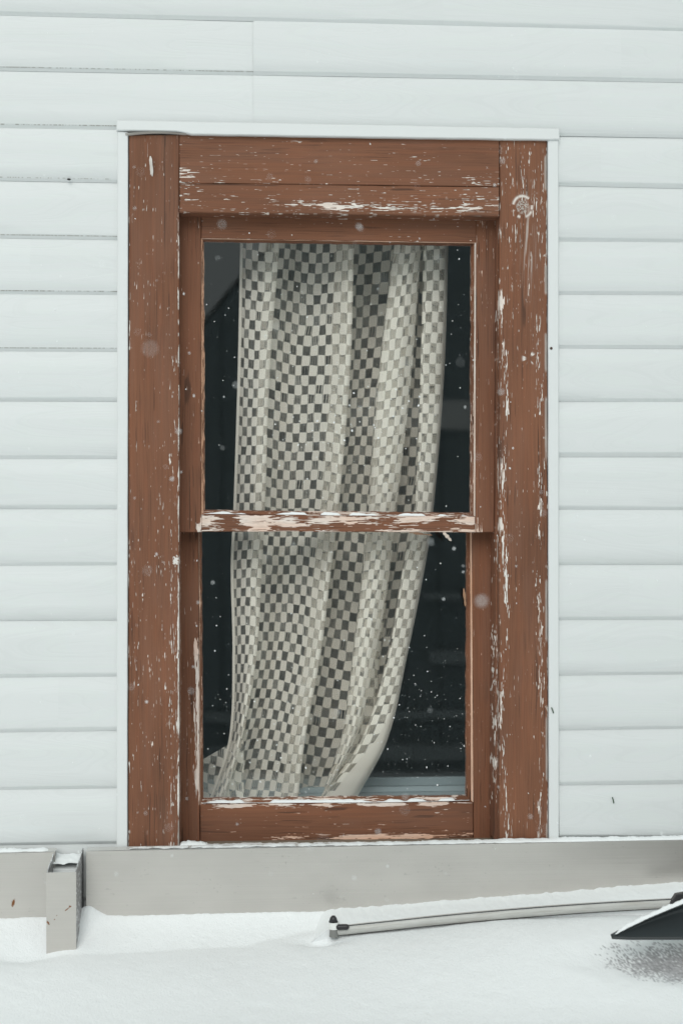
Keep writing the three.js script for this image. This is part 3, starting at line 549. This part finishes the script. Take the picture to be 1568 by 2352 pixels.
// ------------------------------------------------------------------ the bowed tube on the snow
const TZ = 0.125;
const tube = tag(group('bowed_tube'), 'long bowed grey tube with a black and white end clip lying under snow', 'tube');
{
  const mid = [[772, 2137.5], [900, 2124], [1025, 2111], [1194, 2096], [1350, 2084.5], [1500, 2076], [1650, 2069], [1850, 2062]].map(([x, y]) => at(x, y, TZ));
  const c = new THREE.CatmullRomCurve3(mid, false, 'centripetal'), r = 0.0088;
  const tm = paint(1024, 64, (u, v) => { const s = u * 1.0, n = fbm(s * 30, v * 3, 41, 3), st = sstep(0.6, 0.72, fbm(s * 16, v * 22, 43, 3)); const k = 0.93 + 0.2 * (n - 0.5); return [lerp(0.52 * k, 0.36, st * 0.4), lerp(0.515 * k, 0.33, st * 0.4), lerp(0.49 * k, 0.29, st * 0.4), n]; }, 0.0003, { roughness: 0.38 });
  mesh('shaft', new THREE.TubeGeometry(c, 90, r, 20), tm, tube);
  const off = (dy, dz) => new THREE.CatmullRomCurve3(mid.map((p) => V(p.x, p.y + dy, p.z + dz)), false, 'centripetal');
  mesh('seam_or_shade_line', new THREE.TubeGeometry(off(r * 0.86, r * 0.5), 90, 0.0012, 8), plain(0.05, 0.05, 0.055, 0.4), tube);
  mesh('seam_or_shade_line', new THREE.TubeGeometry(off(-r * 0.93, r * 0.34), 90, 0.0013, 8), plain(0.05, 0.045, 0.04, 0.5), tube);  // dark strip standing in for the shadow along the tube's underside
  const clip = group('end_clip', tube), black = plain(0.022, 0.02, 0.022, 0.35), white = plain(0.8, 0.8, 0.78, 0.35), e = at(768, 2128, TZ + 0.004);
  mesh('tip', new THREE.LatheGeometry([[0, 0.0115], [0.003, 0.011], [0.0055, 0.008], [0.0085, 0], [0, 0]].map((p) => new THREE.Vector2(...p)), 18).translate(e.x - 0.002, e.y + 0.008, e.z), black, clip);
  mesh('collar', new THREE.CylinderGeometry(0.0088, 0.0088, 0.012, 20).translate(e.x - 0.001, e.y + 0.002, e.z), white, clip);
  mesh('foot', new THREE.CylinderGeometry(0.0075, 0.0085, 0.014, 18).translate(e.x - 0.001, e.y - 0.011, e.z), plain(0.2, 0.2, 0.19, 0.5), clip);
  mesh('peg', new THREE.CapsuleGeometry(0.0052, 0.013, 6, 14).rotateZ(Math.PI / 2).translate(e.x + 0.014, e.y + 0.0005, e.z + 0.006), black, clip);
  const hp = at(1545, 2063, TZ), hq = at(1640, 2052, TZ);
  mesh('hinge', slab([V(hp.x - 0.012, hp.y - 0.010, 0), V(hq.x, hq.y - 0.02, 0), V(hq.x, hq.y + 0.014, 0), V(hp.x + 0.002, hp.y + 0.010, 0), V(hp.x - 0.002, hp.y + 0.004, 0)], TZ + 0.002, TZ + 0.014, 0.002), black, tube);
  // snow heaped between the sheet and the tube
  const topPx = [[690, 2100], [760, 2093], [857, 2087], [1025, 2073], [1150, 2063], [1250, 2056], [1400, 2043], [1568, 2030], [1700, 2020], [1860, 2010]];
  const tc = topPx.map(([x, y]) => at(x, y, 0.062)), cap = (x) => { let i = 0; while (i < tc.length - 2 && x > tc[i + 1].x) i++; return lerp(tc[i].y, tc[i + 1].y, (x - tc[i].x) / (tc[i + 1].x - tc[i].x)); };
  const tubeTop = (x) => { let i = 0; while (i < mid.length - 2 && x > mid[i + 1].x) i++; return lerp(mid[i].y, mid[i + 1].y, clamp((x - mid[i].x) / (mid[i + 1].x - mid[i].x))) + r; };
  const x0 = tc[0].x, x1 = tc[tc.length - 1].x;
  stuff(mesh('tube_snow', net(300, 15, (s, tj) => {
    const t = Math.min(1, tj * 15 / 14), skirt = tj === 1;
    const x = lerp(x0, x1, s), end = sstep(0, 0.07, s), yt = cap(x) + 0.004 * (fbm(x * 90, 1, 5, 3) - 0.5), yf = tubeTop(x) - 0.0008;
    const z = lerp(SZ - 0.004, TZ + 0.0022, t), lump = 0.0022 * (fbm(x * 160, t * 6, 8, 2) - 0.5);
    const base = bankHeight(x, z) - 0.012;
    let y = t < 0.3 ? yt - 0.002 * (t / 0.3) : lerp(yt - 0.002, yf, ((t - 0.3) / 0.7) ** 1.6);
    y += lump * (t < 0.95 ? 1 : 0.2);
    const top = lerp(base, y, end);
    return skirt ? V(x, Math.min(top, base - 0.005), z - 0.012) : V(x, top, z);
  }), M.snowBit), 'ridge of snow heaped on the bowed tube against the skirting');
}

// ------------------------------------------------------------------ the black shovel blade poking in from the right
{
  const shovel = tag(group('snow_shovel'), 'black plastic shovel blade with snow on its rim at the right edge', 'shovel');
  const black = plain(0.042, 0.05, 0.053, 0.38);
  const z0 = 0.32, floor = bankHeight(0.8, 0.3) + 0.002;
  const lowPx = [[1404, 2153], [1440, 2155], [1500, 2155], [1568, 2155], [1640, 2156], [1740, 2168]], upPx = [[1404, 2150], [1440, 2131], [1500, 2103], [1568, 2075], [1640, 2050], [1740, 2024]];
  const low = lowPx.map(([x, y], i) => at(x, y, z0 + 0.012 * i / 5)), up = upPx.map(([x, y], i) => at(x, y, z0 - 0.05 * i / 5));
  low.push(V(low[5].x + 0.06, floor + 0.012, z0 - 0.03), V(low[5].x + 0.16, floor, z0 - 0.03)); up.push(V(up[5].x + 0.06, up[5].y + 0.012, z0 - 0.07), V(up[5].x + 0.16, up[5].y + 0.01, z0 - 0.08));
  const cl = new THREE.CatmullRomCurve3(low, false, 'centripetal'), cu = new THREE.CatmullRomCurve3(up, false, 'centripetal');
  const face = (back) => net(60, 12, (s, t) => { const a = cl.getPoint(s), b = cu.getPoint(s), p = a.lerp(b, t); p.z -= 0.045 * Math.sin(Math.PI * t) * sstep(0, 0.5, s) + back; p.y -= 0; return p; });
  const F = face(0), B = face(0.004); B.index.array.reverse(); B.computeVertexNormals();
  mesh('blade', mergeGeometries([F, B]), black, shovel);
  mesh('rim', mergeGeometries([new THREE.TubeGeometry(cu, 90, 0.0034, 10), new THREE.TubeGeometry(cl, 90, 0.0028, 10)]), plain(0.03, 0.034, 0.036, 0.35), shovel);
  const h0 = up[6].clone(); mesh('handle', new THREE.TubeGeometry(new THREE.CatmullRomCurve3([h0.clone().add(V(0.0, -0.03, 0)), h0.clone().add(V(0.3, 0.03, 0.05)), h0.clone().add(V(1.1, 0.12, 0.25))]), 30, 0.016, 14), plain(0.30, 0.22, 0.14, 0.6), shovel);
  const rimPts = []; for (let i = 0; i <= 20; i++) rimPts.push(cu.getPoint(0.03 + 0.9 * i / 20).add(V(0, 0.0032, 0)));
  stuff(mesh('rim_snow', snowBead(rimPts, 0.009, 0.0065, 37, 0.003), M.snowBit), 'snow lying on the upper rim of the black shovel');
}

// ------------------------------------------------------------------ small litter on the wall
{
  const green = plain(0.05, 0.09, 0.055, 0.7);
  const needle = (x0, y0, x1, y1, z, label) => tag(mesh('pine_needle', new THREE.TubeGeometry(new THREE.CatmullRomCurve3([at(x0, y0, z), at((x0 + x1) / 2 + 0.6, (y0 + y1) / 2, z + 0.0006), at(x1, y1, z)]), 8, 0.0011, 6), green), label, 'pine needle', { group: 'pine needles stuck to the white wall' });
  needle(1405, 1831, 1408.5, 1845, 0.0115, 'green pine needle stuck on the lowest white board right of the window');
  needle(1265.5, 1625, 1270, 1638, 0.0175, 'green pine needle stuck on the white trim strip beside the window');
}

// ------------------------------------------------------------------ the dark shed across the yard, seen only mirrored in the panes
{
  const z = 6.5, zi = -6.57, shed = tag(group('wooden_shed'), 'dark wooden gabled shed across the yard mirrored in the window panes', 'shed');
  const a = at(470, 745, zi), b = at(555, 640, zi), k = (b.y - a.y) / (b.x - a.x), peakX = at(930, 300, zi).x, peakY = a.y + (peakX - a.x) * k, eaveY = 2.15, half = (peakY - eaveY) / k;
  const wood = plain(0.25, 0.30, 0.315, 0.9);
  const pts = [V(peakX - half, 0, 0), V(peakX + half, 0, 0), V(peakX + half, eaveY, 0), V(peakX, peakY, 0), V(peakX - half, eaveY, 0)];
  const n = 16; // upright boards
  for (let i = 0; i < n; i++) {
    const xa = lerp(peakX - half, peakX + half, i / n) + 0.004, xb = lerp(peakX - half, peakX + half, (i + 1) / n) - 0.004, top = (x) => peakY - Math.abs(x - peakX) * k;
    const p = xa < peakX && xb > peakX ? [V(xa, 0, 0), V(xb, 0, 0), V(xb, top(xb), 0), V(peakX, peakY, 0), V(xa, top(xa), 0)] : [V(xa, 0, 0), V(xb, 0, 0), V(xb, top(xb), 0), V(xa, top(xa), 0)];
    const g = slab(p, 0, 0.03 + 0.006 * (i % 2), 0.003, { wob: 0 }); g.rotateY(Math.PI); g.translate(2 * 0, 0, z); g.scale(1, 1, 1);
    const pos = g.attributes.position; for (let q = 0; q < pos.count; q++) pos.setX(q, -pos.getX(q)); g.index ? 0 : 0; g.computeVertexNormals();
    mesh('wall_board', g, wood, shed);
  }
  mesh('body', (() => { const g = slab(pts, z + 0.002, z + 4, 0.002, { wob: 0, step: 2 }); return g; })(), wood, shed);
  for (const sgn of [-1, 1]) {
    const L = half * Math.hypot(1, k) + 0.25, g = box(0, L, 0, 0.03, z + 0.04, z + 4.2); g.rotateZ(-Math.atan(k)); if (sgn < 0) g.scale(-1, 1, 1);
    g.translate(peakX, peakY, 0); mesh('roof_slope', g, plain(0.22, 0.25, 0.26, 0.9), shed);
  }
  // pale panel added so that the upper pane mirrors a light band
  const w0 = at(800, 918, zi), w1 = at(1100, 992, zi);
  for (const [xa, xb, ya, yb] of [[985, 1500, 1494, 1520], [975, 1500, 1364, 1378], [470, 1500, 1640, 1652], [470, 1500, 1716, 1740]]) { // pale rails added so the panes mirror faint bands
    const p = at(xa, ya, zi), q = at(xb, yb, zi); mesh('added_band_rail', box(p.x, q.x, q.y, p.y, z - 0.09, z - 0.05), plain(0.42, 0.47, 0.48, 0.8), shed);
  }
  const win = group('added_band', shed);
  mesh('added_pale_panel', slab([V(w0.x, w0.y, 0), V(w1.x, w0.y, 0), V(w1.x, w1.y, 0), V(w0.x, w1.y, 0)], z - 0.05, z - 0.04, 0.002, { wob: 0 }), plain(0.7, 0.71, 0.7, 0.6), win);
}

// ------------------------------------------------------------------ snow in the air and specks of snow on the glass
{
  const R = rng(20), flakeGeo = new THREE.IcosahedronGeometry(1, 1), pos = flakeGeo.attributes.position;
  for (let i = 0; i < pos.count; i++) { const x = pos.getX(i), y = pos.getY(i), z = pos.getZ(i), k = 0.75 + 0.5 * vn(x * 3 + 9, y * 3 + z * 5 + 9, 4); pos.setXYZ(i, x * k, y * k, z * k); }
  flakeGeo.computeVertexNormals();
  const list = [], m = new THREE.Matrix4(), q = new THREE.Quaternion();
  const add = (p, sx, sy, sz, ang) => { q.setFromEuler(new THREE.Euler(0, 0, ang)); m.compose(p, q, V(sx, sy, sz)); list.push(m.clone()); };
  for (const [x, y, z, r] of [[345, 800, 1.45, 0.0028], [542, 884, 0.9, 0.0026], [489, 1338, 0.55, 0.0026], [1042, 1260, 0.45, 0.0028], [1018, 1376, 0.42, 0.0028], [1063, 1300, 0.5, 0.0018], [510, 515, 1.1, 0.0028], [310, 478, 0.5, 0.0024], [337, 1612, 0.35, 0.0026], [725, 370, 0.5, 0.0022], [960, 375, 0.7, 0.0025], [1200, 410, 0.6, 0.002], [1135, 425, 0.4, 0.0025], [410, 990, 0.8, 0.003], [930, 1830, 0.9, 0.003], [868, 1910, 0.8, 0.003], [395, 1965, 0.4, 0.0022], [545, 1893, 0.35, 0.002], [395, 1100, 0.6, 0.003], [1150, 900, 0.9, 0.003], [1105, 1380, 1.3, 0.004]]) add(at(x, y, z + 0.25), r * 0.5, r * 0.5 * (0.7 + 0.7 * R()), r * 0.5, R() * 3);
  for (let i = 0; i < 230; i++) { const z = 0.08 + 1.5 * R() ** 1.6, r = 0.0005 + 0.0008 * R() * R(); add(at(40 + 1490 * R(), 60 + 2100 * R(), z), r, r * (1 + 1.8 * R()), r, (R() - 0.3) * 1.2); }
  const air = new THREE.InstancedMesh(flakeGeo, M.snowBit, list.length); list.forEach((k, i) => air.setMatrixAt(i, k)); air.name = 'falling_snow'; air.castShadow = air.receiveShadow = true; scene.add(air);
  stuff(air, 'scattered snowflakes falling in front of the window', 'snowflakes');
  list.length = 0;
  const speck = (x, y, z, k) => { const r = (0.00028 + 0.0008 * R() ** 3.5) * k; add(at(x, y, z), r * (0.8 + 0.8 * R()), r * (0.8 + 0.6 * R()), r * 0.5, R() * 3); };
  for (let i = 0; i < 260; i++) speck(472 + 604 * R(), 570 + 600 * R(), -0.0412, 1);
  for (let i = 0; i < 110; i++) speck(620 + 330 * R() + 60 * (R() - 0.5), 990 + 150 * (R() + R() + R() - 1.5) * 0.8, -0.0412, 1.7);
  for (let i = 0; i < 170; i++) speck(470 + 596 * R(), 1235 + 590 * R(), -0.0872, 1);
  for (let i = 0; i < 140; i++) speck(975 + 175 * (R() + R() - 1), 1640 + 260 * (R() + R() - 1) * 0.75, -0.0872, 1.15);
  for (let i = 0; i < 80; i++) speck(640 + 240 * (R() - 0.5) * 1.3, 1700 + 240 * (R() - 0.5), -0.0872, 1.4);
  const gl = new THREE.InstancedMesh(flakeGeo, M.snowBit, list.length); list.forEach((k, i) => gl.setMatrixAt(i, k)); gl.name = 'glass_specks'; gl.castShadow = gl.receiveShadow = true; scene.add(gl);
  stuff(gl, 'tiny specks of snow stuck to the window panes', 'snow specks');
}

renderer.render(scene, camera);
